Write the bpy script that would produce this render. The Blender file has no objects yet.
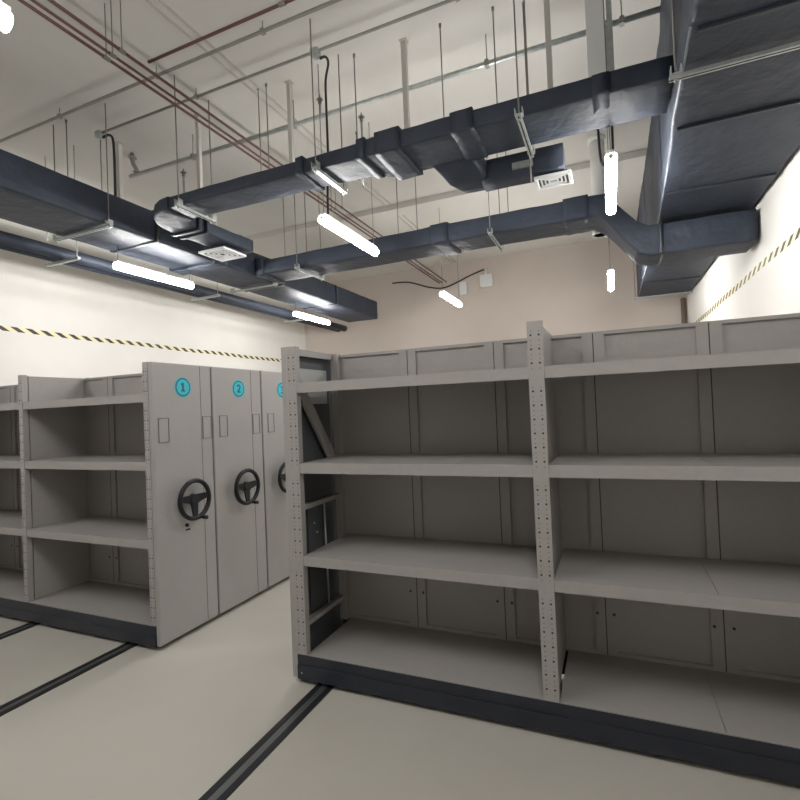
import bpy, bmesh, math, random
from mathutils import Vector, Matrix, noise
random.seed(7)
C = bpy.context.scene.collection
PI = math.pi

# ------------------------------------------------------------------ materials
def mat(name, col, rough=.5, metal=0, spec=.5):
    m = bpy.data.materials.new(name); m.use_nodes = True
    b = m.node_tree.nodes['Principled BSDF']
    b.inputs['Base Color'].default_value = (*col, 1)
    b.inputs['Roughness'].default_value = rough
    b.inputs['Metallic'].default_value = metal
    b.inputs['Specular IOR Level'].default_value = spec
    return m

def noisy(name, c1, c2, scale, rough=.6, bump=.1, bscale=None, metal=0, spec=.5, stretch=(1, 1, 1), dist=.01, detail=6):
    """two-tone procedural surface with a bump"""
    m = mat(name, c1, rough, metal, spec)
    nt = m.node_tree; N = nt.nodes; L = nt.links; b = N['Principled BSDF']
    tc = N.new('ShaderNodeTexCoord'); mp = N.new('ShaderNodeMapping')
    mp.inputs['Scale'].default_value = stretch
    L.new(tc.outputs['Object'], mp.inputs['Vector'])
    n = N.new('ShaderNodeTexNoise'); n.inputs['Scale'].default_value = scale; n.inputs['Detail'].default_value = detail
    L.new(mp.outputs['Vector'], n.inputs['Vector'])
    r = N.new('ShaderNodeValToRGB')
    r.color_ramp.elements[0].position = .3; r.color_ramp.elements[0].color = (*c1, 1)
    r.color_ramp.elements[1].position = .7; r.color_ramp.elements[1].color = (*c2, 1)
    L.new(n.outputs['Fac'], r.inputs['Fac']); L.new(r.outputs['Color'], b.inputs['Base Color'])
    if bump:
        n2 = N.new('ShaderNodeTexNoise'); n2.inputs['Scale'].default_value = bscale or scale * 4
        n2.inputs['Detail'].default_value = 4
        L.new(mp.outputs['Vector'], n2.inputs['Vector'])
        bp = N.new('ShaderNodeBump'); bp.inputs['Strength'].default_value = bump; bp.inputs['Distance'].default_value = dist
        L.new(n2.outputs['Fac'], bp.inputs['Height']); L.new(bp.outputs['Normal'], b.inputs['Normal'])
    return m

def striped(name, c1, c2, period, duty, slant):
    """slanted hazard stripes along y (object space)"""
    m = mat(name, c1, .5)
    nt = m.node_tree; N = nt.nodes; L = nt.links; b = N['Principled BSDF']
    tc = N.new('ShaderNodeTexCoord'); s = N.new('ShaderNodeSeparateXYZ'); L.new(tc.outputs['Object'], s.inputs[0])
    a = N.new('ShaderNodeMath'); a.operation = 'MULTIPLY_ADD'; a.inputs[1].default_value = slant
    L.new(s.outputs['Z'], a.inputs[0]); L.new(s.outputs['Y'], a.inputs[2])
    d = N.new('ShaderNodeMath'); d.operation = 'DIVIDE'; d.inputs[1].default_value = period; L.new(a.outputs[0], d.inputs[0])
    f = N.new('ShaderNodeMath'); f.operation = 'FRACT'; L.new(d.outputs[0], f.inputs[0])
    g = N.new('ShaderNodeMath'); g.operation = 'LESS_THAN'; g.inputs[1].default_value = duty; L.new(f.outputs[0], g.inputs[0])
    mx = N.new('ShaderNodeMix'); mx.data_type = 'RGBA'
    mx.inputs['A'].default_value = (*c1, 1); mx.inputs['B'].default_value = (*c2, 1)
    L.new(g.outputs[0], mx.inputs['Factor']); L.new(mx.outputs['Result'], b.inputs['Base Color'])
    return m

def glow(name, col, s):
    m = mat(name, (.9, .9, .9), .4); b = m.node_tree.nodes['Principled BSDF']
    b.inputs['Emission Color'].default_value = (*col, 1); b.inputs['Emission Strength'].default_value = s
    return m

WALL = noisy('cream_plaster', (.76, .74, .70), (.80, .78, .74), 1.5, .75, .15, 40)
BWALL = noisy('pinkish_plaster', (.60, .53, .48), (.635, .565, .515), 1.2, .75, .15, 40)
CEIL = noisy('beige_concrete', (.62, .60, .56), (.67, .65, .61), 1.1, .85, .3, 25, stretch=(1, .5, 1))
FLOOR = noisy('beige_epoxy_floor', (.43, .41, .365), (.49, .47, .42), .9, .38, .05, 12, dist=.004)
STEEL = noisy('warm_grey_powder_coat', (.325, .308, .295), (.34, .323, .309), 30, .42, .06, 500, dist=.001)
FACE = noisy('grey_cover_coat', (.33, .315, .305), (.34, .326, .315), 8, .36, .05, 500, dist=.001)
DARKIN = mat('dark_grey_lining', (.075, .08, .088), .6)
HOLE = mat('hole_dark', (.03, .03, .03), .8)
SLOT = mat('slot_grey', (.19, .18, .165), .7)
GROOVE = mat('seam_dark', (.05, .048, .045), .8)
NAVY = noisy('navy_black_skirting', (.014, .017, .028), (.02, .024, .036), 6, .35, .08, 60)
BLACK = mat('black_plastic', (.006, .007, .011), .42, spec=.35)
RAILM = mat('rail_steel', (.03, .033, .036), .4, .5)
RAILC = mat('rail_worn_steel', (.22, .23, .23), .35, .8)
DUCT = noisy('black_rubber_insulation', (.023, .030, .046), (.036, .045, .065), 2.2, .55, .6, 7, dist=.03, spec=.35)
DUCTSEAM = mat('insulation_tape', (.018, .022, .03), .4)
FOIL = mat('foil_tape_edge', (.20, .23, .26), .45, .4)
ZINC = noisy('galvanised_steel', (.42, .45, .44), (.55, .58, .57), 20, .38, 0, metal=.7)
ROD = mat('threaded_rod_steel', (.23, .22, .20), .5, .5)
PIPEG = noisy('grey_conduit_steel', (.28, .28, .25), (.34, .34, .31), 6, .45, 0, metal=.3)
PIPER = mat('maroon_pipe_paint', (.11, .045, .04), .5)
POST = mat('cream_post_paint', (.52, .50, .46), .7)
WHITE = mat('white_plastic', (.8, .8, .78), .4)
VENTM = mat('white_vent_aluminium', (.75, .76, .77), .4)
CABLE = mat('black_cable_rubber', (.012, .012, .014), .5)
TEAL = mat('teal_badge', (.035, .47, .58), .45)
TEALD = mat('dark_teal_ring', (.01, .14, .19), .45)
OUTL = mat('holder_frame_grey', (.16, .155, .15), .6)  # own grey of the label holder card frames, reused for vent cores
LAMP = glow('cool_white_tube_glow', (1.0, .985, .965), 82)
TAPE = striped('hazard_tape_print', (.82, .75, .47), (.03, .03, .025), .215, .47, 1.6)
PLATE = mat('pale_plate', (.42, .43, .42), .45)
SCREW = mat('screw_bright', (.7, .7, .68), .3, .8)

# ------------------------------------------------------------------ helpers
class MB:
    def __init__(s): s.bm = bmesh.new(); s.mi = 0
    def quad(s, pts):
        f = s.bm.faces.new([s.bm.verts.new(p) for p in pts]); f.material_index = s.mi; return f
    def box(s, x0, x1, y0, y1, z0, z1):
        v = [s.bm.verts.new((x, y, z)) for z in (z0, z1) for y in (y0, y1) for x in (x0, x1)]
        for q in ((0, 2, 3, 1), (4, 5, 7, 6), (0, 1, 5, 4), (2, 6, 7, 3), (0, 4, 6, 2), (1, 3, 7, 5)):
            s.bm.faces.new([v[i] for i in q]).material_index = s.mi
        return s
    def cyl(s, p0, p1, r, n=10, r2=None):
        p0 = Vector(p0); p1 = Vector(p1); d = (p1 - p0).normalized()
        a = d.orthogonal().normalized(); b = d.cross(a); r2 = r if r2 is None else r2
        A = [s.bm.verts.new(p0 + (a * math.cos(t) + b * math.sin(t)) * r) for t in [2 * PI * i / n for i in range(n)]]
        B = [s.bm.verts.new(p1 + (a * math.cos(t) + b * math.sin(t)) * r2) for t in [2 * PI * i / n for i in range(n)]]
        for i in range(n):
            f = s.bm.faces.new((A[i], A[(i + 1) % n], B[(i + 1) % n], B[i])); f.material_index = s.mi; f.smooth = True
        s.bm.faces.new(A[::-1]).material_index = s.mi; s.bm.faces.new(B).material_index = s.mi
        return s
    def tube(s, pts, r, n=8):
        """smooth tube through points"""
        pts = [Vector(p) for p in pts]; rings = []; a = None
        for i, p in enumerate(pts):
            d = (pts[min(i + 1, len(pts) - 1)] - pts[max(i - 1, 0)]).normalized()
            a = d.orthogonal().normalized() if a is None else (a - d * a.dot(d)).normalized()
            b = d.cross(a)
            rings.append([s.bm.verts.new(p + (a * math.cos(2 * PI * k / n) + b * math.sin(2 * PI * k / n)) * r) for k in range(n)])
        for A, B in zip(rings, rings[1:]):
            for i in range(n):
                f = s.bm.faces.new((A[i], A[(i + 1) % n], B[(i + 1) % n], B[i])); f.smooth = True; f.material_index = s.mi
        s.bm.faces.new(rings[0][::-1]).material_index = s.mi; s.bm.faces.new(rings[-1]).material_index = s.mi
        return s
    def torus(s, c, R, r, axis='x', n=40, m=10):
        c = Vector(c); vs = []
        for i in range(n):
            t = 2 * PI * i / n; row = []
            for j in range(m):
                p = 2 * PI * j / m; q = R + r * math.cos(p)
                row.append(s.bm.verts.new(c + Vector((r * math.sin(p), q * math.cos(t), q * math.sin(t)))))
            vs.append(row)
        for i in range(n):
            for j in range(m):
                f = s.bm.faces.new((vs[i][j], vs[(i + 1) % n][j], vs[(i + 1) % n][(j + 1) % m], vs[i][(j + 1) % m])); f.smooth = True
                f.material_index = s.mi
        return s
    def prism(s, poly, axis, a0, a1):
        """poly: 2D points in the plane perpendicular to axis (x: (y,z); y: (x,z); z: (x,y))"""
        def P(u, v, a): return {'x': (a, u, v), 'y': (u, a, v), 'z': (u, v, a)}[axis]
        A = [s.bm.verts.new(P(u, v, a0)) for u, v in poly]; B = [s.bm.verts.new(P(u, v, a1)) for u, v in poly]
        n = len(poly)
        for i in range(n): s.bm.faces.new((A[i], A[(i + 1) % n], B[(i + 1) % n], B[i])).material_index = s.mi
        s.bm.faces.new(A[::-1]).material_index = s.mi; s.bm.faces.new(B).material_index = s.mi
        return s

def wloc(o):
    v = Vector((0, 0, 0))
    while o: v = v + o.location; o = o.parent
    return v

def obj(name, mb, m, parent=None, bevel=0, seg=2, loc=None):
    me = bpy.data.meshes.new(name)
    off = wloc(parent) if parent else Vector((0, 0, 0))
    if loc: off = off + Vector(loc) if parent else Vector(loc)
    bmesh.ops.recalc_face_normals(mb.bm, faces=mb.bm.faces[:])
    for v in mb.bm.verts: v.co -= off
    mb.bm.to_mesh(me); mb.bm.free()
    for x in (m if isinstance(m, (list, tuple)) else [m]): me.materials.append(x)
    o = bpy.data.objects.new(name, me); C.objects.link(o)
    if parent: o.parent = parent
    if loc: o.location = loc
    if bevel:
        b = o.modifiers.new('bevel', 'BEVEL'); b.width = bevel; b.segments = seg; b.limit_method = 'ANGLE'
    return o

def thing(name, label, cat, loc, group=None):
    o = bpy.data.objects.new(name, None); C.objects.link(o); o.location = loc
    o.empty_display_size = .1; return tag(o, label, cat, group)
def tag(o, label, cat, group=None):
    o['label'] = label; o['category'] = cat
    if group: o['group'] = group
    return o
def struct(name, mb, m):
    o = obj(name, mb, m); o['kind'] = 'structure'; return o
def dup(root, delta, label):
    def cp(o, par):
        c = o.copy(); C.objects.link(c); c.parent = par
        for ch in [k for k in src if k.parent == o]: cp(ch, c)
        return c
    src = list(C.objects); r = cp(root, None); r.location = root.location + Vector(delta); r['label'] = label
    return r

# ------------------------------------------------------------------ room shell
XW, XE, YB, YS, ZC = -8.36, 1.64, 12.5, -4.0, 5.6
T = .2
struct('floor', MB().box(XW - T, XE + T, YS - T, YB + T, -.2, 0), FLOOR)
struct('ceiling', MB().box(XW - T, XE + T, YS - T, YB + T, ZC, ZC + T), CEIL)
struct('wall_left', MB().box(XW - T, XW, YS - T, YB + T, 0, ZC), WALL)
struct('wall_right', MB().box(XE, XE + T, YS - T, YB + T, 0, ZC), WALL)
struct('wall_back', MB().box(XW, XE, YB, YB + T, 0, ZC), BWALL)
struct('wall_front', MB().box(XW, XE, YS - T, YS, 0, ZC), WALL)
struct('trim_1', MB().box(XW, XE, 8.3, 8.62, ZC - .10, ZC), CEIL)          # shallow ceiling beam

# ------------------------------------------------------------------ mobile racks
ZS = [.197, .865, 1.497, 2.046]      # tops of the shelves
LIP = [.05, .066, .069, .067]
ZT, ZB = 2.3, 2.29
PITCH = .0785

def add_shelf(root, x0, x1, y0, y1, z, lip, split=True):
    m = MB()
    mid = (x0 + x1) / 2
    for a, b in (((x0, mid - .0012), (mid + .0012, x1)) if split else ((x0, x1),)):
        m.box(a, b, y0 + .003, y1, z - .012, z)
    m.box(x0, x1, y0, y0 + .003, z - lip, z).box(x0, x1, y0 + .003, y0 + .02, z - lip, z - lip + .003)
    m.box(x0, x1, y1 - .02, y1, z - .03, z - .012)
    m.box(mid - .03, mid + .03, y0 + .02, y1 - .02, z - .03, z - .012)
    return obj('shelf', m, STEEL, root)

def add_upright(root, x0, x1, yf, depth=.045, holes=2, y1=None, name='upright'):
    """perforated steel post facing the front, holes as inset dark discs"""
    m = MB(); m.box(x0, x1, yf - .004, yf + depth, .195, ZT)
    w = x1 - x0
    k = 0; z = .26
    while z < ZT - .04:
        if not any(zs - .10 < z < zs + .01 for zs in ZS):
            for fx in ((.24, .76) if holes == 2 else (.5,)):
                cx = x0 + w * fx
                m.mi = 1; m.cyl((cx, yf - .0036, z), (cx, yf - .0046, z), .0062, 8)
                m.mi = 2; m.cyl((cx, yf - .0036, z - .030), (cx, yf - .0046, z - .030), .0044, 6)
                m.cyl((cx, yf - .0036, z + .022), (cx, yf - .0046, z + .022), .0042, 6)
        z += PITCH
    m.mi = 0
    return obj(name, m, [STEEL, HOLE, SLOT], root, loc=None)

def add_back(root, x0, x1, ribs, y):
    m = MB(); m.box(x0, x1, y + .018, y + .020, .19, ZB)
    m.box(x0, x1, y, y + .018, ZB - .022, ZB).box(x0, x1, y, y + .018, .19, .22)
    for r in ribs:
        for s in (-1, 1):
            a, b = sorted((r + s * .003, r + s * .068))
            a = max(a, x0); b = min(b, x1)
            if b - a > .01: m.box(a, b, y - .001, y + .018, .19, ZB - .001)
        m.mi = 1
        if x0 < r < x1: m.box(r - .0029, r + .0029, y - .0016, y + .017, .2, ZB - .01)
        for s in (-1, 1):
            if x0 < r + s * .05 < x1:
                m.cyl((r + s * .05, y + .001, .462), (r + s * .05, y - .005, .462), .009, 8)
        m.mi = 0
    return obj('back_panel', m, [STEEL, GROOVE], root)

def digit(m, ch, cy, cz, x, h=.075):
    """numeral drawn as a flat bar figure in the y/z plane; +x is out of the panel"""
    t = .018; w = .04
    def bar(a0, b0, a1, b1):
        m.box(x, x + .0012, cy + min(a0, a1), cy + max(a0, a1), cz + min(b0, b1), cz + max(b0, b1))
    def diag(p, q):
        p = Vector(p); q = Vector(q); d = (q - p).normalized(); n = Vector((-d.y, d.x)) * t / 2
        P = [p + n, q + n, q - n, p - n]
        m.prism([(cy + a.x, cz + a.y) for a in P], 'x', x, x + .0012)
    H = h / 2
    if ch == '1':
        bar(-t / 2, -H, t / 2, H); bar(-.02, -H, .02, -H + t * .8); diag((-.018, H - .018), (0, H - .003))
    else:
        pts = {'2': [(-.02, .018), (-.016, .030), (0, .036), (.016, .030), (.019, .016), (.012, 0), (-.02, -.031), (.022, -.031)],
               '3': [(-.02, .026), (-.004, .036), (.014, .030), (.017, .016), (0, .003), (.018, -.010), (.016, -.028), (-.004, -.036), (-.02, -.026)]}[ch]
        for p, q in zip(pts, pts[1:]): diag(p, q)

def add_cover(root, y0, y1, xf, inner, sgn=1):
    """end cover wrapping the rack's end: face at xf, returns at front and back. sgn +1 faces +x"""
    m = MB(); a, b = sorted((xf, xf - sgn * .045))
    # body as a closed shallow tray
    m.box(a, b, y0 - .004, y1 - .006, .035, ZT)
    return m

def left_rack(label, num, y0, y1, seam, wheel_y, holders, badge_y):
    xf = -3.35
    root = thing('mobile_shelving_rack', label, 'shelving', ((xf - 8.2) / 2, (y0 + y1) / 2, 0), 'numbered mobile racks on the left')
    c = add_cover(root, y0, y1, xf, -3.39)
    cover = obj('end_cover', c, FACE, root, bevel=.012, seg=3)
    g = MB().box(xf - .004, xf + .0008, seam - .0022, seam + .0022, .05, ZT - .012)
    obj('panel_seam', g, GROOVE, cover)
    b = MB(); b.cyl((xf, badge_y, 2.1), (xf + .001, badge_y, 2.1), .088, 36); b.mi = 1; b.cyl((xf + .001, badge_y, 2.1), (xf + .002, badge_y, 2.1), .079, 36)
    bd = obj('number_badge', b, [TEAL, TEALD], cover); bd['label'] = 'round teal badge with a dark rim and the number ' + num
    b = MB(); b.cyl((xf + .002, badge_y, 2.1), (xf + .003, badge_y, 2.1), .066, 36)
    b.mi = 1; digit(b, num, badge_y, 2.1, xf + .003)
    obj('badge_face', b, [TEAL, TEALD], cover)
    for hy in holders:
        h = MB(); w = .052; z0, z1 = 1.645, 1.845
        for q in ((hy - w, hy + w, z0, z0 + .006), (hy - w, hy + w, z1 - .006, z1), (hy - w, hy - w + .006, z0 + .006, z1 - .006), (hy + w - .006, hy + w, z0 + .006, z1 - .006)):
            h.box(xf - .001, xf + .006, *q)
        h.mi = 1; h.box(xf - .001, xf + .002, hy - w + .006, hy + w - .006, z0 + .006, z1 - .006)
        obj('label_holder', h, [OUTL, FACE], cover)
    # handwheel
    cz = 1.146; xr = xf + .085
    w = MB(); w.torus((xr, wheel_y, cz), .158, .0195)
    wheel = obj('handwheel', w, BLACK, root); wheel['label'] = 'black three-spoke handwheel'
    s = MB()
    for ang in (-90, 8, 172):
        t = math.radians(ang); d = Vector((0, math.cos(t), math.sin(t))); n = Vector((0, -d.z, d.y)); cc = Vector((xr, wheel_y, cz))
        p0 = cc + Vector((-.012, 0, 0)); p1 = cc + d * .155
        w0, w1 = .042, .022
        pts = [p0 + n * w0, p1 + n * w1, p1 - n * w1, p0 - n * w0]
        A = [s.bm.verts.new(q + Vector((-.008, 0, 0))) for q in pts]; B = [s.bm.verts.new(q + Vector((.008, 0, 0))) for q in pts]
        for i in range(4): s.bm.faces.new((A[i], A[(i + 1) % 4], B[(i + 1) % 4], B[i]))
        s.bm.faces.new(A[::-1]); s.bm.faces.new(B)
    obj('spokes', s, BLACK, wheel, bevel=.004)
    h = MB(); h.cyl((xf, wheel_y, cz), (xr - .01, wheel_y, cz), .028, 20).cyl((xr - .03, wheel_y, cz), (xr + .012, wheel_y, cz), .05, 24, .042)
    obj('hub', h, BLACK, wheel)
    h = MB(); h.cyl((xr, wheel_y + .05, cz - .155), (xr + .012, wheel_y + .05, cz - .155), .016, 12).cyl((xr + .012, wheel_y + .05, cz - .158), (xr + .075, wheel_y + .05, cz - .158), .013, 12, .017)
    obj('crank_grip', h, BLACK, wheel)
    if num == '1':
        k = MB(); k.cyl((xf, wheel_y - .02, .93), (xf + .012, wheel_y - .02, .93), .016, 16).cyl((xf + .012, wheel_y - .02, .93), (xf + .02, wheel_y - .02, .93), .010, 12)
        k.box(xf, xf + .01, wheel_y - .03, wheel_y + .01, .885, .897)
        obj('lock', k, BLACK, root)
    # frame
    posts = [(-3.45, -3.395), (-5.078, -5.022), (-6.70, -6.645), (-8.25, -8.195)]
    for x0, x1 in posts: add_upright(root, x0, x1, y0)
    yb = y1 - .02
    for x0, x1 in posts:
        s = MB().box(x0 + .008, x1 - .008, y0 + .06, yb - .023, .196, ZB)
        obj('side_panel', s, STEEL, root)
    for (a0, a1), (b0, b1) in zip(posts, posts[1:]):
        for z, l in zip(ZS, LIP): add_shelf(root, b1 + .001, a0 - .001, y0, yb - .025, z, l)
        add_back(root, b1 - .04, a0 + .02, [b1 + .35, b1 + 1.0], yb - .022)
    sk = MB().box(-8.25, xf - .046, y0 - .006, y0 + .03, .05, .19).box(-8.25, xf - .046, y0 - .014, y0 + .02, .03, .115)
    sk.box(-8.25, xf - .046, y1 - .04, y1 - .015, .03, .185)
    sb = obj('base_skirt', sk, NAVY, root, bevel=.004)
    for x in (-7.6, -4.97, -3.7):
        for yy in (y0 + .12, y1 - .12): obj('track_wheel', MB().cyl((x - .03, yy, .052), (x + .03, yy, .052), .045, 20), RAILM, root)
    return root

left_rack('grey mobile rack with open shelves and handwheel, badge number 1, nearest left rack', '1', 2.83, 3.462, 3.328, 3.145, (2.925, 3.392), 3.135)
left_rack('grey mobile rack end with handwheel and teal badge 2, between racks 1 and 3', '2', 3.475, 4.158, 4.0, 3.80, (3.598, 4.06), 3.82)
left_rack('grey mobile rack end farthest along the aisle, half hidden behind the big right rack', '3', 4.171, 4.853, 4.70, 4.46, (4.30, 4.76), 4.51)

# right-hand rack -------------------------------------------------------------
YR, YK = 2.823, 3.447
rr = thing('mobile_shelving_rack', 'large grey empty rack on the right with two wide open bays facing the camera', 'shelving', (-.4, 3.13, 0), 'mobile racks')
cv = MB().box(-2.088, -2.083, YR - .004, YK + .03, .035, ZT).box(-2.083, -2.047, YR - .004, YR + .004, .035, ZT).box(-2.083, -2.047, YK + .022, YK + .03, .035, ZT).box(-2.083, -2.047, YR + .004, YK + .022, ZT - .004, ZT)
obj('end_cover', cv, STEEL, rr)
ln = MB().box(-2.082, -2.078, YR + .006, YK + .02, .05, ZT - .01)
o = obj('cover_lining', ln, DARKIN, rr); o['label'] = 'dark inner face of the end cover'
ft = MB().box(-2.088, -2.047, YR - .003, YR + .01, .022, .0345)
add_upright(rr, -2.046, -1.972, YR)
add_upright(rr, -.416, -.331, YR)
add_upright(rr, 1.225, 1.31, YR)
# rear post + top rail of the open left end
obj('rear_post', MB().box(-2.046, -1.985, YK - .045, YK, .196, ZT - .002), STEEL, rr)
obj('top_rail', MB().box(-2.046, -2.03, YR + .046, YK - .046, ZT - .05, ZT - .004), STEEL, rr, bevel=.002)
for z in (1.175, .37):
    obj('cross_rail', MB().box(-2.05, -2.004, YR + .046, YK - .046, z - .016, z + .016), STEEL, rr)
dg = MB(); p = Vector((-2.03, YR + .05, 2.10)); q = Vector((-2.03, YK - .02, 1.36)); d = (q - p).normalized(); n = Vector((0, -d.z, d.y)) * .044
dg.prism([((p + n).y, (p + n).z), ((q + n).y, (q + n).z), ((q - n).y, (q - n).z), ((p - n).y, (p - n).z)], 'x', -2.036, -2.012)
obj('diagonal_brace', dg, STEEL, rr, bevel=.002)
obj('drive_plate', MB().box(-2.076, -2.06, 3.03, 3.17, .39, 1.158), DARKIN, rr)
for yy, zz in ((3.099, 1.023), (3.134, .948)): obj('bolt', MB().cyl((-2.06, yy, zz), (-2.052, yy, zz), .008, 10), SCREW, rr)
obj('drive_rod', MB().cyl((-2.04, 3.218, 1.16), (-2.04, 3.237, .385), .007, 10), SCREW, rr)
o = obj('inner_plate', MB().box(-2.0778, -2.072, 2.90, 3.375, 1.905, 2.165), PLATE, rr); o['label'] = 'pale plate fixed inside the end cover'
for (x0, x1, sp) in ((-1.971, -.417, True), (-.330, 1.224, True)):
    for z, l in zip(ZS, LIP): add_shelf(rr, x0, x1, YR, YK - .004, z, l, x0 > -1)
    ribs = [r for r in (-1.400, -.742, -.09, .560, 1.17) if x0 < r < x1]
    add_back(rr, x0 - (.04 if x0 < -1 else .0425), x1 + .0415, ribs, YK)
obj('side_panel', MB().box(-.400, -.345, YR + .05, YK - .002, .196, ZB), STEEL, rr)
obj('side_panel', MB().box(1.24, 1.30, YR + .05, YK - .002, .196, ZB), STEEL, rr)
sk = MB().box(-2.046, 1.31, YR - .004, YR + .03, .06, .192).box(-2.046, 1.31, YR - .012, YR + .02, .03, .125)
sk.mi = 1; sk.cyl((-2.01, YR - .012, .075), (-2.01, YR - .016, .075), .006, 10)
sk.mi = 0; sk.box(-2.046, 1.31, YK - .01, YK + .018, .03, .185)
obj('base_skirt', sk, [NAVY, SCREW], rr, bevel=.003)
for x in (-1.845, .95):
    for yy in (YR + .12, YK - .12): obj('track_wheel', MB().cyl((x - .03, yy, .052), (x + .03, yy, .052), .045, 20), RAILM, rr)

# floor tracks ---------------------------------------------------------------
for x, lb in ((-4.97, 'dark steel floor track running under the left racks, farther from the aisle'),
              (-3.70, 'dark steel floor track coming out under the corner of rack 1 beside the aisle'),
              (-1.845, 'short visible piece of dark floor track under the left end of the right rack')):
    t = thing('floor_track', lb, 'rail', (x, 2, 0), 'floor tracks')
    obj('rail_channel', MB().box(x - .062, x - .022, -3.5, 8, 0, .006).box(x + .022, x + .062, -3.5, 8, 0, .006), RAILM, t)
    obj('rail_centre', MB().box(x - .0215, x + .0215, -3.5, 8, 0, .004), RAILC, t)

# ------------------------------------------------------------------ ducts
def loft(mb, secs, rad=.03, step=.11, amp=.006, seed=0, sag=0):
    """secs: list of 4-corner quads [bl, br, tr, tl]; rounded, wrinkled skin through them"""
    prof = []
    def ring(Q):
        bl, br, tr, tl = Q; w = (br - bl).length; h = (tl - bl).length
        ra, rb = min(.45, rad / w), min(.45, rad / h); pts = []
        nw, nh = max(3, int(w / .12)), max(2, int(h / .12))
        def P(a, b): return bl * (1 - a) * (1 - b) + br * a * (1 - b) + tr * a * b + tl * (1 - a) * b
        def corner(ca, cb, t0):
            for k in range(4):
                t = t0 + PI / 2 * k / 3
                pts.append(P(ca + ra * math.cos(t), cb + rb * math.sin(t)))
        corner(ra, rb, PI)
        for i in range(1, nw): pts.append(P(ra + (1 - 2 * ra) * i / nw, 0))
        corner(1 - ra, rb, -PI / 2)
        for i in range(1, nh): pts.append(P(1, rb + (1 - 2 * rb) * i / nh))
        corner(1 - ra, 1 - rb, 0)
        for i in range(1, nw): pts.append(P(1 - ra - (1 - 2 * ra) * i / nw, 1))
        corner(ra, 1 - rb, PI / 2)
        for i in range(1, nh): pts.append(P(0, 1 - rb - (1 - 2 * rb) * i / nh))
        return pts, (nw, nh)
    nwmax = nhmax = 0
    for Q in secs:
        nwmax = max(nwmax, max(3, int((Q[1] - Q[0]).length / .12))); nhmax = max(nhmax, max(2, int((Q[3] - Q[0]).length / .12)))
    rings = []
    for Q0, Q1 in zip(secs, secs[1:]):
        L = max((b - a).length for a, b in zip(Q0, Q1)); n = max(1, int(L / step))
        for i in range(n + (1 if Q1 is secs[-1] else 0)):
            f = i / n; rings.append([a.lerp(b, f) for a, b in zip(Q0, Q1)])
    vr = []
    for Q in rings:
        bl, br, tr, tl = Q; w = (br - bl).length; h = (tl - bl).length
        ra, rb = min(.45, rad / w), min(.45, rad / h); pts = []
        def P(a, b): return bl * (1 - a) * (1 - b) + br * a * (1 - b) + tr * a * b + tl * (1 - a) * b
        def corner(ca, cb, t0):
            for k in range(4):
                t = t0 + PI / 2 * k / 3; pts.append(P(ca + ra * math.cos(t), cb + rb * math.sin(t)))
        corner(ra, rb, PI)
        for i in range(1, nwmax): pts.append(P(ra + (1 - 2 * ra) * i / nwmax, 0))
        corner(1 - ra, rb, -PI / 2)
        for i in range(1, nhmax): pts.append(P(1, rb + (1 - 2 * rb) * i / nhmax))
        corner(1 - ra, 1 - rb, 0)
        for i in range(1, nwmax): pts.append(P(1 - ra - (1 - 2 * ra) * i / nwmax, 1))
        corner(ra, 1 - rb, PI / 2)
        for i in range(1, nhmax): pts.append(P(0, 1 - rb - (1 - 2 * rb) * i / nhmax))
        row = []
        for p in pts:
            q = p * 3.1 + Vector((seed * 7.3, seed * 3.1, 0)); nv = noise.noise_vector(q) * amp + noise.noise_vector(q * 3) * amp * .5
            row.append(mb.bm.verts.new(p + nv))
        vr.append(row)
    n = len(vr[0])
    for A, B in zip(vr, vr[1:]):
        for i in range(n):
            f = mb.bm.faces.new((A[i], A[(i + 1) % n], B[(i + 1) % n], B[i])); f.smooth = True; f.material_index = mb.mi
    mb.bm.faces.new(vr[0][::-1]); mb.bm.faces.new(vr[-1])
    return mb

def qx(x, y0, y1, z0, z1, sh=0):      # section perpendicular to x
    return [Vector((x, y0, z0)), Vector((x + sh, y1, z0)), Vector((x + sh, y1, z1)), Vector((x, y0, z1))]
def qy(y, x0, x1, z0, z1):            # section perpendicular to y
    return [Vector((x0, y, z0)), Vector((x1, y, z0)), Vector((x1, y, z1)), Vector((x0, y, z1))]

# main left duct
t = thing('insulated_air_duct', 'long wide black insulated duct running away along the left side of the room', 'duct', (-5.82, 6, 4.17), 'black insulated ducts')
obj('duct_body', loft(MB(), [qy(.2, -6.25, -5.39, 4.17, 4.56), qy(4.0, -6.25, -5.39, 4.17, 4.56), qy(6.0, -6.25, -5.39, 4.17, 4.57), qy(8.6, -6.26, -5.39, 4.17, 4.58), qy(11.4, -6.27, -5.40, 4.15, 4.60)], seed=1), DUCT, t)
for y0, y1, ex in ((4.68, 4.73, .008), (5.7, 5.95, .03), (7.35, 7.42, .012), (9.3, 9.36, .01)):
    obj('joint_band', loft(MB(), [qy(y0, -6.26 - ex, -5.38 + ex, 4.165 - ex, 4.57 + ex), qy(y1, -6.26 - ex, -5.38 + ex, 4.165 - ex, 4.57 + ex)], seed=y0, step=.05), DUCT if ex > .02 else DUCTSEAM, t)

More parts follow.
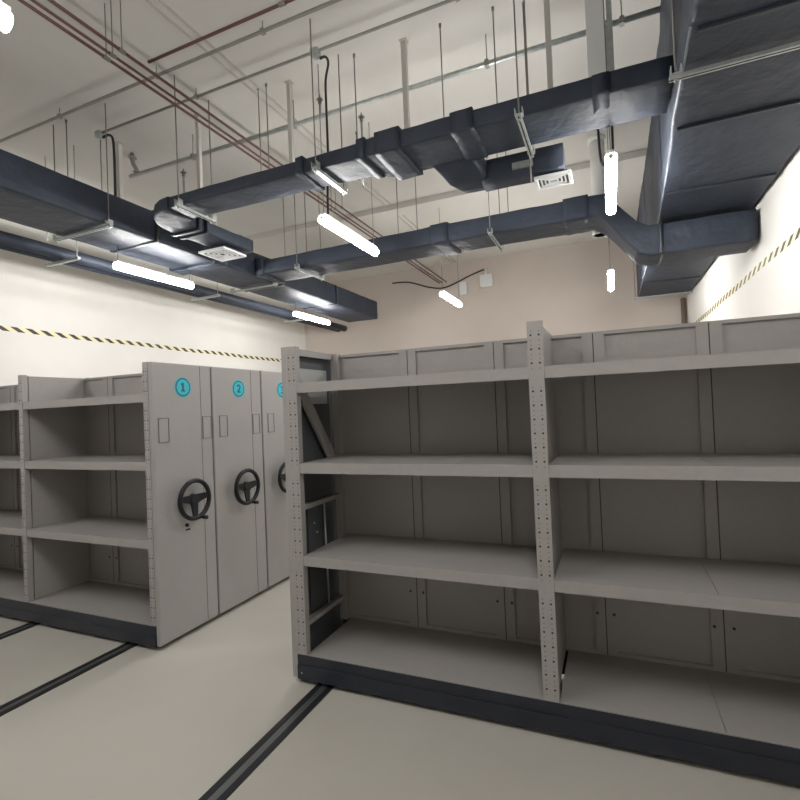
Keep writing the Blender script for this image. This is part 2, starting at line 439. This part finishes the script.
# cross duct 1 (nearer)
t = thing('insulated_air_duct', 'flat black insulated duct crossing the room nearest the camera into the big right-hand duct', 'duct', (-2, 4.3, 4.18), 'black insulated ducts')
obj('duct_body', loft(MB(), [qx(-4.45, 4.05, 4.42, 4.19, 4.32), qx(-2.75, 4.05, 4.43, 4.185, 4.32), qx(-2.05, 4.05, 4.46, 4.18, 4.325),
                             qx(-1.9, 4.04, 4.56, 4.17, 4.335), qx(.525, 4.05, 4.575, 4.16, 4.325)], rad=.022, seed=2), DUCT, t)
for x0, x1, ex in ((-2.74, -2.66, .014), (-2.06, -1.98, .02), (-1.86, -1.62, .032), (-1.15, -.95, .018), (-.02, .1, .012)):
    w = 4.44 if x0 < -2.5 else 4.47 if x0 < -2 else 4.57
    obj('joint_band', loft(MB(), [qx(x0, 4.045 - ex, w + ex, 4.175 - ex * .7, 4.325 + ex), qx(x1, 4.045 - ex, w + ex, 4.175 - ex * .7, 4.325 + ex)], rad=.02, seed=x0, step=.05, amp=.015), DUCT, t)
# elbow turning away at its left end
el = MB(); secs = []
for k in range(7):
    a = PI / 2 * k / 6; cx, cy = -4.46, 4.60; ri, ro = .16, .56
    di = Vector((-math.sin(a), -math.cos(a), 0)); c = Vector((cx, cy, 0))
    if k == 0: pass
    pi_ = c + di * ri; po = c + di * ro
    secs.append([Vector((po.x, po.y, 4.18)), Vector((pi_.x, pi_.y, 4.18)), Vector((pi_.x, pi_.y, 4.325)), Vector((po.x, po.y, 4.325))])
secs.append([Vector((-5.02, 5.68, 4.16)), Vector((-4.62, 5.68, 4.16)), Vector((-4.62, 5.68, 4.34)), Vector((-5.02, 5.68, 4.34))])
obj('elbow', loft(el, secs, rad=.03, step=.08, amp=.011, seed=3), DUCT, t)
for k, yy in enumerate((4.62, 4.75)):
    obj('joint_band', loft(MB(), [qy(yy, -5.06, -4.57, 4.155, 4.345), qy(yy + .05, -5.06, -4.57, 4.155, 4.345)], rad=.025, seed=k, step=.05), DUCT if k else DUCTSEAM, t)
# short branch behind
br = MB()
loft(br, [[Vector((-1.50, 4.52, 4.165)), Vector((-1.08, 4.52, 4.165)), Vector((-1.08, 4.52, 4.29)), Vector((-1.50, 4.52, 4.29))],
          [Vector((-1.40, 4.72, 4.05)), Vector((-1.02, 4.72, 4.03)), Vector((-1.02, 4.72, 4.25)), Vector((-1.40, 4.72, 4.27))],
          [Vector((-1.28, 4.92, 4.02)), Vector((-.98, 4.92, 4.01)), Vector((-.98, 4.92, 4.24)), Vector((-1.28, 4.92, 4.25))]], rad=.04, amp=.016, step=.07, seed=4)
obj('branch_boot', br, DUCT, t)
obj('branch_duct', loft(MB(), [qx(-1.06, 4.75, 4.95, 3.995, 4.235), qx(-.30, 4.75, 4.95, 3.99, 4.225)], rad=.02, seed=5, amp=.004), DUCT, t)

# cross duct 2 (farther) with jog under the big duct
t = thing('insulated_air_duct', 'farther black insulated duct crossing from the left duct and dropping under the big right duct', 'duct', (-2, 6.95, 4.1), 'black insulated ducts')
obj('duct_body', loft(MB(), [qx(-5.37, 6.65, 7.24, 4.17, 4.40), qx(-2.2, 6.65, 7.24, 4.17, 4.42), qx(-.10, 6.65, 7.26, 4.16, 4.42), qx(.05, 6.65, 7.26, 4.06, 4.41),
                             qx(.40, 6.66, 7.2, 3.60, 4.00), qx(.52, 6.66, 7.2, 3.56, 3.93), qx(1.60, 6.66, 7.2, 3.56, 3.93)], rad=.025, seed=6), DUCT, t)
for x0, x1, ex in ((-5.36, -5.2, .03), (-2.25, -2.0, .02), (-.45, -.15, .018), (.62, .66, .01)):
    z0, z1 = (4.17, 4.42) if x0 < .2 else (3.56, 3.93)
    obj('joint_band', loft(MB(), [qx(x0, 6.65 - ex, 7.25 + ex, z0 - ex * .7, z1 + ex), qx(x1, 6.65 - ex, 7.25 + ex, z0 - ex * .7, z1 + ex)], rad=.025, seed=x0, step=.05, amp=.015), DUCT if ex > .01 else DUCTSEAM, t)

# big right duct
t = thing('insulated_air_duct', 'very large black insulated duct running along the right wall under the ceiling', 'duct', (1.1, 5, 3.98), 'black insulated ducts')
obj('duct_body', loft(MB(), [qy(-2, .44, 1.615, 3.98, 5.35), qy(3.3, .515, 1.615, 3.98, 5.35), qy(4.42, .54, 1.615, 3.98, 5.35), qy(5.15, .58, 1.615, 3.98, 5.35), qy(7.0, .63, 1.615, 3.98, 5.38), qy(11.7, .63, 1.615, 3.98, 5.38)], rad=.03, step=.14, amp=.010, seed=8), DUCT, t)
for y0 in (3.30, 4.46, 5.83, 8.6, 10.2):
    x0 = .53 if y0 < 4 else .55 if y0 < 4.6 else .60 if y0 < 6 else .63
    g = MB(); g.box(x0 + .03, 1.58, y0, y0 + .022, 3.955, 3.985)
    g.box(x0 - .006, x0 + .02, y0, y0 + .022, 4.02, 5.3)
    obj('seam_batten', g, DUCTSEAM, t, bevel=.004)
g = MB(); g.cyl((.525, 3.3, 3.99), (.55, 4.42, 3.99), .008, 8).cyl((.592, 5.15, 3.99), (.640, 7.0, 3.99), .010, 8).cyl((.64, 7.3, 3.99), (.64, 11.6, 3.99), .008, 8)
o = obj('foil_edge', g, FOIL, t); o['label'] = 'shiny foil tape along the lower edge'
# lagged pipe by left wall
t = thing('lagged_pipe', 'long dark insulated pipe running beside the left wall below the big duct', 'pipe', (-6.9, 5, 4.16))
obj('pipe_body', MB().cyl((-6.88, -1, 4.17), (-6.88, 12.3, 4.17), .085, 18).cyl((-7.08, -1, 4.15), (-7.08, 12.3, 4.15), .06, 16), DUCT, t)
for y in (1.6, 4.4, 7.0, 9.9):
    obj('pipe_hanger', MB().box(-7.2, -6.52, y, y + .04, 4.035, 4.07).cyl((-7.17, y + .02, 4.05), (-7.17, y + .02, ZC), .006).cyl((-6.56, y + .02, 4.05), (-6.56, y + .02, ZC), .006), ZINC, t)

# ------------------------------------------------------------------ supply vents
def vent(cx, cy, z, w, d, label, rot=0):
    t = thing('air_diffuser', label, 'air vent', (cx, cy, z), 'white air diffusers')
    f = MB(); h = .03
    f.box(cx - w, cx + w, cy - d, cy - d + .03, z, z + h).box(cx - w, cx + w, cy + d - .03, cy + d, z, z + h)
    f.box(cx - w, cx - w + .03, cy - d + .03, cy + d - .03, z, z + h).box(cx + w - .03, cx + w, cy - d + .03, cy + d - .03, z, z + h)
    obj('vent_frame', f, VENTM, t, bevel=.003)
    b = MB(); b.box(cx - w + .03, cx + w - .03, cy - d + .03, cy + d - .03, z + .02, z + h)
    obj('vent_core', b, OUTL, t)
    k = MB(); n = 4
    for i in range(1, n):
        g = i / n; a, c = (w - .03) * g, (d - .03) * g
        k.box(cx - a, cx + a, cy - c - .012, cy - c, z + .004, z + .018).box(cx - a, cx + a, cy + c, cy + c + .012, z + .004, z + .018)
        k.box(cx - a - .012, cx - a, cy - c, cy + c, z + .004, z + .018).box(cx + a, cx + a + .012, cy - c, cy + c, z + .004, z + .018)
    obj('vent_louvre', k, VENTM, t)
    nb = MB().box(cx - w * .8, cx + w * .8, cy - d * .8, cy + d * .8, z + h, z + h + (.04 if rot == 0 else .02))
    obj('vent_neck', nb, DUCTSEAM, t)
    return t
vent(-4.90, 5.37, 4.085, .225, .225, 'white square louvred diffuser under the dark elbow beside the left duct')
vent(-.405, 4.89, 3.935, .165, .13, 'white louvred diffuser under the end of the short branch duct', 1)

# ------------------------------------------------------------------ hangers
def trapeze(label, pts, along, z, rodtop=ZC, up=.06, both=True, size=.021):
    """pts: two end points (x,y) of the strut; threaded rods rise from both ends to the ceiling"""
    (xa, ya), (xb, yb) = pts
    t = thing('trapeze_hanger', label, 'hanger', ((xa + xb) / 2, (ya + yb) / 2, z), 'trapeze hangers')
    m = MB(); e = .04
    if along == 'x': m.box(xa - e, xb + e, ya - size, ya + size, z - .021, z + .004)
    else: m.box(xa - size, xa + size, ya - e, yb + e, z - .021, z + .004)
    m.mi = 1
    if along == 'x': m.box(xa - e, xb + e, ya - .006, ya + .006, z - .0225, z - .0205)
    else: m.box(xa - .006, xa + .006, ya - e, yb + e, z - .0225, z - .0205)
    obj('strut_channel', m, [ZINC, HOLE], t)
    for (x, y) in (pts if both else pts[:1]):
        obj('threaded_rod', MB().cyl((x, y, z - .05), (x, y, rodtop), .0065, 8), ROD, t)
        obj('rod_bracket', MB().box(x - .032, x + .032, y - .03, y + .03, z + .005, z + .011).box(x - .032, x - .026, y - .03, y + .03, z + .011, z + up).box(x + .026, x + .032, y - .03, y + .03, z + .011, z + up).cyl((x, y, z - .021), (x, y, z - .035), .014, 6), ZINC, t)
    return t
trapeze('galvanised strut hanger under the left duct, the nearest one in view', [(-5.35, 4.0), (-6.31, 4.0)][::-1], 'x', 4.145)
trapeze('galvanised strut hanger under the left duct at the farther cross duct junction', [(-6.32, 7.15), (-5.36, 7.15)], 'x', 4.12, rodtop=4.168)
trapeze('galvanised strut hanger under the left end of the nearer cross duct', [(-4.24, 4.0), (-4.24, 4.50)], 'y', 4.165)
trapeze('galvanised strut hanger under the nearer cross duct, directly above the middle tube light', [(-2.48, 4.0), (-2.48, 4.53)], 'y', 4.155)
trapeze('galvanised strut hanger under the nearer cross duct beside the short branch', [(-.57, 3.99), (-.57, 4.64)], 'y', 4.13)
trapeze('galvanised strut hanger under the farther cross duct near the left duct', [(-4.50, 6.58), (-4.50, 7.31)], 'y', 4.145)
trapeze('galvanised strut hanger under the middle of the farther cross duct', [(-1.39, 6.58), (-1.39, 7.31)], 'y', 4.145)
trapeze('long double strut under the big right duct, nearest the camera', [(.485, 3.66), (1.58, 3.66)], 'x', 3.93, both=False, rodtop=5.5)
trapeze('galvanised strut under the far end of the big right duct', [(.57, 11.4), (1.56, 11.4)], 'x', 3.935, both=False)
# bracket holding the short branch
t = thing('duct_bracket', 'small galvanised bracket and rod gripping the front of the short branch duct', 'bracket', (-.62, 4.72, 4.1))
obj('clamp_plate', MB().box(-.76, -.57, 4.712, 4.738, 4.06, 4.12), ZINC, t)
obj('threaded_rod', MB().cyl((-.59, 4.705, 3.90), (-.59, 4.705, ZC), .0065, 8), ROD, t)

def rod(x, y, z0, label, z1=ZC, r=.0065, group='loose ceiling rods', foot=None):
    m = MB().cyl((x, y, z0), (x, y, z1), r, 8)
    t = thing('ceiling_rod', label, 'rod', (x, y, z0), group)
    obj('rod_shaft', m, ROD, t)
    obj('rod_anchor', MB().cyl((x, y, z1), (x, y, z1 - .03), .014, 8), ROD, t)
    return t
rod(-2.33, 4.60, 4.22, 'thin steel rod just right of the black lamp cable, dropping behind the nearer duct')
rod(-1.377, 4.611, 4.24, 'thin steel rod dropping to the nearer cross duct, second rod left of the branch')
rod(-3.563, 4.569, 4.30, 'left rod of the close pair above the nearer cross duct')
rod(-3.45, 4.569, 4.30, 'right rod of the close pair above the nearer cross duct')
rod(-6.07, 4.006, 4.58, 'thin steel rod standing on the left duct near the left edge of the photo')
rod(-5.93, 4.35, 4.58, 'thin steel rod on the left duct, next right of the leftmost rod')
rod(-.86, 4.64, 4.35, 'left rod of the pair above the branch duct')
rod(-3.0, 5.9, 4.9, 'faint rod behind the nearer duct left of the middle tube light')
rod(-2.9, 7.0, 4.43, 'short rod rising from the farther cross duct left of its middle')
rod(-2.55, 6.9, 4.43, 'rod rising from the farther cross duct beside the middle tube light')
rod(-4.95, 6.9, 4.42, 'thin rod where the farther cross duct meets the left duct')
rod(-4.55, 6.95, 4.43, 'dark stubby rod on the farther duct near the left junction')
rod(-1.2, 6.95, 4.43, 'thin rod dropping to the middle of the farther cross duct')

# drop posts
def post(x, y, w, z0, label, m=None):
    t = thing('drop_post', label, 'post', (x, y, z0), 'cream drop posts')
    obj('post_shaft', MB().box(x - w, x + w, y - w, y + w, z0, ZC - .012), m or POST, t, bevel=.003)
    obj('post_flange', MB().box(x - w * 1.5, x + w * 1.5, y - w * 1.5, y + w * 1.5, ZC - .012, ZC), POST, t)
post(-3.20, 4.66, .024, 4.36, 'slim cream post from the ceiling, between the rod pair and the black cable')
post(-1.785, 4.66, .026, 4.36, 'slim cream post from the ceiling behind the duct, in the middle of the view')
post(-4.57, 4.66, .024, 4.36, 'slim cream post behind the elbow beneath the crossing maroon pipes')
post(-.375, 4.66, .024, 4.36, 'slim cream post from the ceiling near the right, beside the wide white column')
post(-5.99, 4.66, .028, 4.59, 'cream post standing on the left duct just right of the black lamp cable')
post(.02, 4.745, .075, 4.34, 'wide white column from the ceiling above the nearer duct, right of centre', WHITE)
t = thing('strut_post', 'narrow galvanised strut dropping from the ceiling right of the wide white column', 'post', (.135, 4.7, 4.34))
obj('strut_shaft', MB().box(.115, .16, 4.68, 4.72, 4.34, ZC).box(.10, .115, 4.68, 4.72, 4.34, 5.1), ZINC, t)
t = thing('drain_pipe', 'white round vertical pipe behind the nearer duct, beside the right tube light', 'pipe', (.02, 7.62, 4.2))
obj('pipe_shaft', MB().cyl((-.02, 7.62, 4.2), (-.02, 7.62, ZC), .10, 24), WHITE, t)
obj('pipe_collar', MB().cyl((-.02, 7.62, ZC - .06), (-.02, 7.62, ZC), .12, 24).cyl((-.02, 7.62, 4.2), (-.02, 7.62, 4.28), .115, 24), WHITE, t)

# ------------------------------------------------------------------ conduits and pipes
def conduit(y, z, x0, x1, r, label, boxes=(), clips=(), m=PIPEG):
    t = thing('conduit_pipe', label, 'pipe', ((x0 + x1) / 2, y, z), 'grey pipes along the ceiling')
    obj('pipe_shaft', MB().cyl((x0, y, z), (x1, y, z), r, 12), m, t)
    for x in boxes:
        obj('junction_box', MB().cyl((x, y - .03, z - .02), (x, y + .03, z - .02), .05, 16).box(x - .045, x + .045, y - .035, y + .035, z - .05, z + .02), ZINC, t)
    for x in clips:
        obj('pipe_clip', MB().box(x - .02, x + .02, y - r - .006, y + r + .006, z - r - .006, z + r + .004).cyl((x, y, z + r), (x, y, ZC), .006), PIPEG, t)
    return t
conduit(3.82, 5.5, -8.3, .5, .017, 'grey conduit along the ceiling nearest the camera, crossing upper left', (), (-5.9, -4.3, -2.9, -1.5))
conduit(4.27, 5.5, -5.85, .5, .015, 'grey conduit with round junction boxes feeding the black lamp cables', (-5.83, -2.60), (-4.2, -1.1))
conduit(4.95, 5.3, -6.15, .6, .026, 'thick galvanised pipe along the ceiling just above the nearer cross duct', (), (-4.96, -3.35, -1.0, .25), m=ZINC)
t = thing('pipe_valve', 'grey valve body standing on the left end of the thick pipe', 'valve', (-6.02, 4.95, 5.32))
obj('valve_body', MB().tube([(-6.02, 4.95, 5.325), (-6.02, 4.95, 5.38), (-6.05, 4.93, 5.44), (-6.06, 4.92, 5.5), (-6.06, 4.92, ZC)], .028, 12), PIPEG, t)
obj('valve_flange', MB().cyl((-6.06, 4.92, 5.53), (-6.06, 4.92, 5.55), .06, 14).cyl((-6.02, 4.95, 5.33), (-6.02, 4.95, 5.35), .045, 14), PIPEG, t)
def maroon(p0, p1, r, label):
    t = thing('maroon_pipe', label, 'pipe', p0, 'maroon ceiling pipes')
    p0 = Vector(p0); p1 = Vector(p1)
    obj('pipe_shaft', MB().cyl(p0, p1, r, 10), PIPER, t)
    for f in (.35, .62, .85):
        c = p0.lerp(p1, f); d = (p1 - p0).normalized() * .03
        obj('pipe_clip', MB().cyl(c - d, c + d, r + .006, 10).cyl(c, (c.x, c.y, ZC - .001), .005), ROD, t)
maroon((-4.03, -2, 5.1), (-4.03, 12.4, 5.1), .014, 'leftmost of the three parallel maroon pipes running away under the ceiling')
maroon((-3.95, -2, 5.1), (-3.95, 12.4, 5.1), .012, 'middle of the three parallel maroon pipes running away under the ceiling')
maroon((-3.83, -2, 5.1), (-3.83, 12.4, 5.1), .014, 'rightmost of the three parallel maroon pipes running away under the ceiling')
maroon((-3.80, 3.29, 5.15), (.5, 3.29, 5.15), .014, 'single maroon pipe crossing sideways at the very top of the view')
t = thing('ceiling_wiring', 'pair of pale thin conduits under the ceiling right of the maroon pipes', 'pipe', (-3.4, 5, 5.56))
obj('wire_duct', MB().box(-3.66, -3.645, 2, 12.4, 5.575, 5.6).box(-3.56, -3.545, 2, 12.4, 5.575, 5.6), POST, t)

# sprinklers
def sprinkler(x, y, z, zt, label, up=False):
    t = thing('fire_sprinkler', label, 'sprinkler', (x, y, z), 'fire sprinklers')
    obj('drop_pipe', MB().cyl((x, y, z), (x, y, zt), .008 if not up else .013, 10), ROD if not up else ZINC, t)
    zz = zt if up else z
    obj('sprinkler_head', MB().cyl((x, y, zz), (x, y, zz + .05), .02, 12).cyl((x, y, zz + .05), (x, y, zz + .058), .04, 16, .035).cyl((x, y, zz + .058), (x, y, zz + .1), .007, 8), ROD, t)
    return t
sprinkler(-2.98, 4.95, 5.33, 5.45, 'upright sprinkler on the thick pipe left of the black cable', True)
sprinkler(-2.47, 5.0, 4.40, 5.13, 'small sprinkler head on a thin riser above the nearer duct, right of the black cable', True)
sprinkler(-4.80, 4.62, 4.40, 4.86, 'small sprinkler head on a thin riser above the dark elbow', True)

# cables
def cable(name, pts, r, label):
    P = [Vector(p) for p in pts]; out = []
    for i in range(len(P) - 1):
        p0, p1, p2, p3 = P[max(i - 1, 0)], P[i], P[i + 1], P[min(i + 2, len(P) - 1)]
        for k in range(8):
            s = k / 8
            out.append(.5 * ((2 * p1) + (p2 - p0) * s + (2 * p0 - 5 * p1 + 4 * p2 - p3) * s * s + (3 * p1 - p0 - 3 * p2 + p3) * s ** 3))
    out.append(P[-1])
    return tag(obj(name, MB().tube(out, r, 8), CABLE), label, 'cable', 'black cables')
cable('power_cable', [(-2.56, 4.29, 5.43), (-2.52, 4.33, 5.46), (-2.53, 4.40, 5.44), (-2.64, 4.52, 5.36), (-2.69, 4.60, 5.15), (-2.705, 4.62, 4.6), (-2.74, 4.64, 4.25), (-2.75, 4.65, 3.965)], .013, 'black cable dropping from a junction box to the middle tube light')
cable('power_cable', [(-5.80, 4.29, 5.45), (-5.70, 4.3, 5.46), (-5.63, 4.3, 5.38), (-5.615, 4.3, 5.1), (-5.62, 4.3, 4.575)], .016, 'black cable dropping from a junction box onto the left duct')
cable('power_cable', [(.0, 5.3, 4.9), (.01, 5.2, 4.3), (.03, 5.2, 4.14), (.08, 5.2, 4.11), (.12, 5.2, 4.16), (.13, 5.2, 4.4), (.13, 5.3, 4.9), (.13, 5.3, ZC)], .012, 'black cable looping down in a U behind the nearer duct by the white pipe')
cable('power_cable', [(-5.4, 12.46, 5.3), (-4.9, 12.44, 5.25), (-4.3, 12.44, 5.03), (-3.85, 12.44, 4.98), (-3.2, 12.46, 5.2), (-2.84, 12.46, 5.3)], .018, 'black cable sagging along the back wall above the white boxes')

# lamps ------------------------------------------------------------------------
def lamp(x, y0, y1, label, z=3.9, rt=ZC - .001):
    t = thing('tube_light', label, 'ceiling lamp', (x, (y0 + y1) / 2, z), 'hanging tube lights')
    r = .05
    prof = [(x + r * math.cos(a), z + r * math.sin(a)) for a in [PI - PI * .3 + (PI * 1.6) * k / 16 for k in range(17)]]
    d = MB(); d.prism(prof, 'y', y0 + .02, y1 - .02)
    obj('diffuser', d, LAMP, t)
    zt = z + r * math.sin(PI * .3)
    h = MB().box(x - .034, x + .034, y0 + .02, y1 - .02, zt + .001, zt + .028)
    obj('housing', h, WHITE, t)
    for a, b in ((y0 + .006, y0 + .0195), (y1 - .0195, y1 - .006)): obj('end_cap', MB().cyl((x, a, z + .012), (x, b, z + .012), .022, 16), WHITE, t)
    for yy in (y0 + .06, y1 - .06):
        obj('suspension_rod', MB().cyl((x, yy, zt + .028), (x, yy, rt), .0045, 6), ROD, t)
    return t
XL_, XM, XR = -5.98, -2.75, .095
lamp(XM, 4.50, 5.84, 'bright tube light hanging in the middle row below the nearer cross duct')
lamp(XM, 8.58, 9.78, 'small bright tube light in the middle row hanging before the back wall')
lamp(XL_, 4.52, 5.86, 'bright tube light hanging under the left duct, nearest the left wall', rt=4.165)
lamp(XL_, 8.58, 9.95, 'farther tube light in the left row below the end of the left duct', rt=4.16)
lamp(XR, 4.55, 5.86, 'bright upright looking tube light in the right row below the white pipe')
lamp(XR, 8.70, 10.0, 'small tube light in the right row beneath the dropping duct')
for x, n in ((XL_, 'left'), (XM, 'middle'), (XR, 'right')):
    lamp(x, .3, 1.55, 'tube light of the %s row hanging level with the camera' % n, rt=4.17 if n == 'left' else ZC - .001)

# boxes on the back wall ------------------------------------------------------
t = thing('electrical_box', 'white square electrical box high on the back wall, right of the small light', 'electrical box', (-2.79, 12.48, 4.85))
obj('box_body', MB().box(-2.95, -2.62, 12.42, 12.5, 4.85, 5.16), WHITE, t, bevel=.006)
obj('box_cover', MB().box(-2.92, -2.65, 12.41, 12.42, 4.88, 5.13), VENTM, t)
obj('cable_gland', MB().cyl((-2.79, 12.46, 5.16), (-2.79, 12.46, 5.33), .03, 12), WHITE, t)
t = thing('electrical_box', 'smaller white box on the back wall beside the small hanging light', 'electrical box', (-3.4, 12.48, 4.72))
obj('box_body', MB().box(-3.49, -3.31, 12.44, 12.5, 4.72, 5.06), WHITE, t, bevel=.006)
obj('box_cover', MB().box(-3.47, -3.33, 12.43, 12.44, 4.75, 5.03), VENTM, t)
t = thing('wall_conduit', 'brown vertical pipe in the corner of back wall and right wall', 'pipe', (1.55, 12.44, 0))
obj('pipe_shaft', MB().cyl((1.56, 12.43, 0), (1.56, 12.43, 4.0), .045, 14), mat('brown_pipe', (.22, .17, .13), .6), t)

# hazard tapes ------------------------------------------------------------------
def tape(x, s, label, y0, y1):
    m = MB(); n = 60; z = 3.29
    for i in range(n):
        a, b = y0 + (y1 - y0) * i / n, y0 + (y1 - y0) * (i + 1) / n
        w = .037
        za, zb = z + .006 * math.sin(a * 3), z + .006 * math.sin(b * 3)
        m.prism([(a, za - w), (b, zb - w), (b, zb + w), (a, za + w)], 'x', min(x + s * .001, x + s * .004), max(x + s * .001, x + s * .004))
    return tag(obj('hazard_tape', m, TAPE), label, 'tape', 'hazard tapes')
tape(XW, 1, 'yellow and black hazard tape line along the left wall', -3.9, 12.45)
tape(XE, -1, 'yellow and black hazard tape line along the right wall', -3.9, 12.38)

# ------------------------------------------------------------------ camera, world
yaw, pitch, roll = [math.radians(a) for a in (-23.141, .899, -2.392)]
cy, sy = math.cos(yaw), math.sin(yaw)
fwd = Vector((sy * math.cos(pitch), cy * math.cos(pitch), math.sin(pitch)))
right = Vector((cy, -sy, 0)); up = right.cross(fwd)
r2 = right * math.cos(roll) + up * math.sin(roll); u2 = -right * math.sin(roll) + up * math.cos(roll)
cam = bpy.data.cameras.new('camera'); co = bpy.data.objects.new('camera', cam); C.objects.link(co)
M = Matrix((r2, u2, -fwd)).transposed().to_4x4(); M.translation = (0, 0, 1.848); co.matrix_world = M
cam.sensor_width = 36; cam.sensor_fit = 'HORIZONTAL'; cam.lens = 492.27 / 800 * 36; cam.clip_start = .02
S = bpy.context.scene; S.camera = co
w = bpy.data.worlds.new('world'); S.world = w; w.use_nodes = True
w.node_tree.nodes['Background'].inputs[0].default_value = (.02, .02, .02, 1)
S.view_settings.view_transform = 'Standard'; S.view_settings.look = 'None'; S.view_settings.gamma = 1
S.view_settings.exposure = 0.1
S.view_settings.use_curve_mapping = False
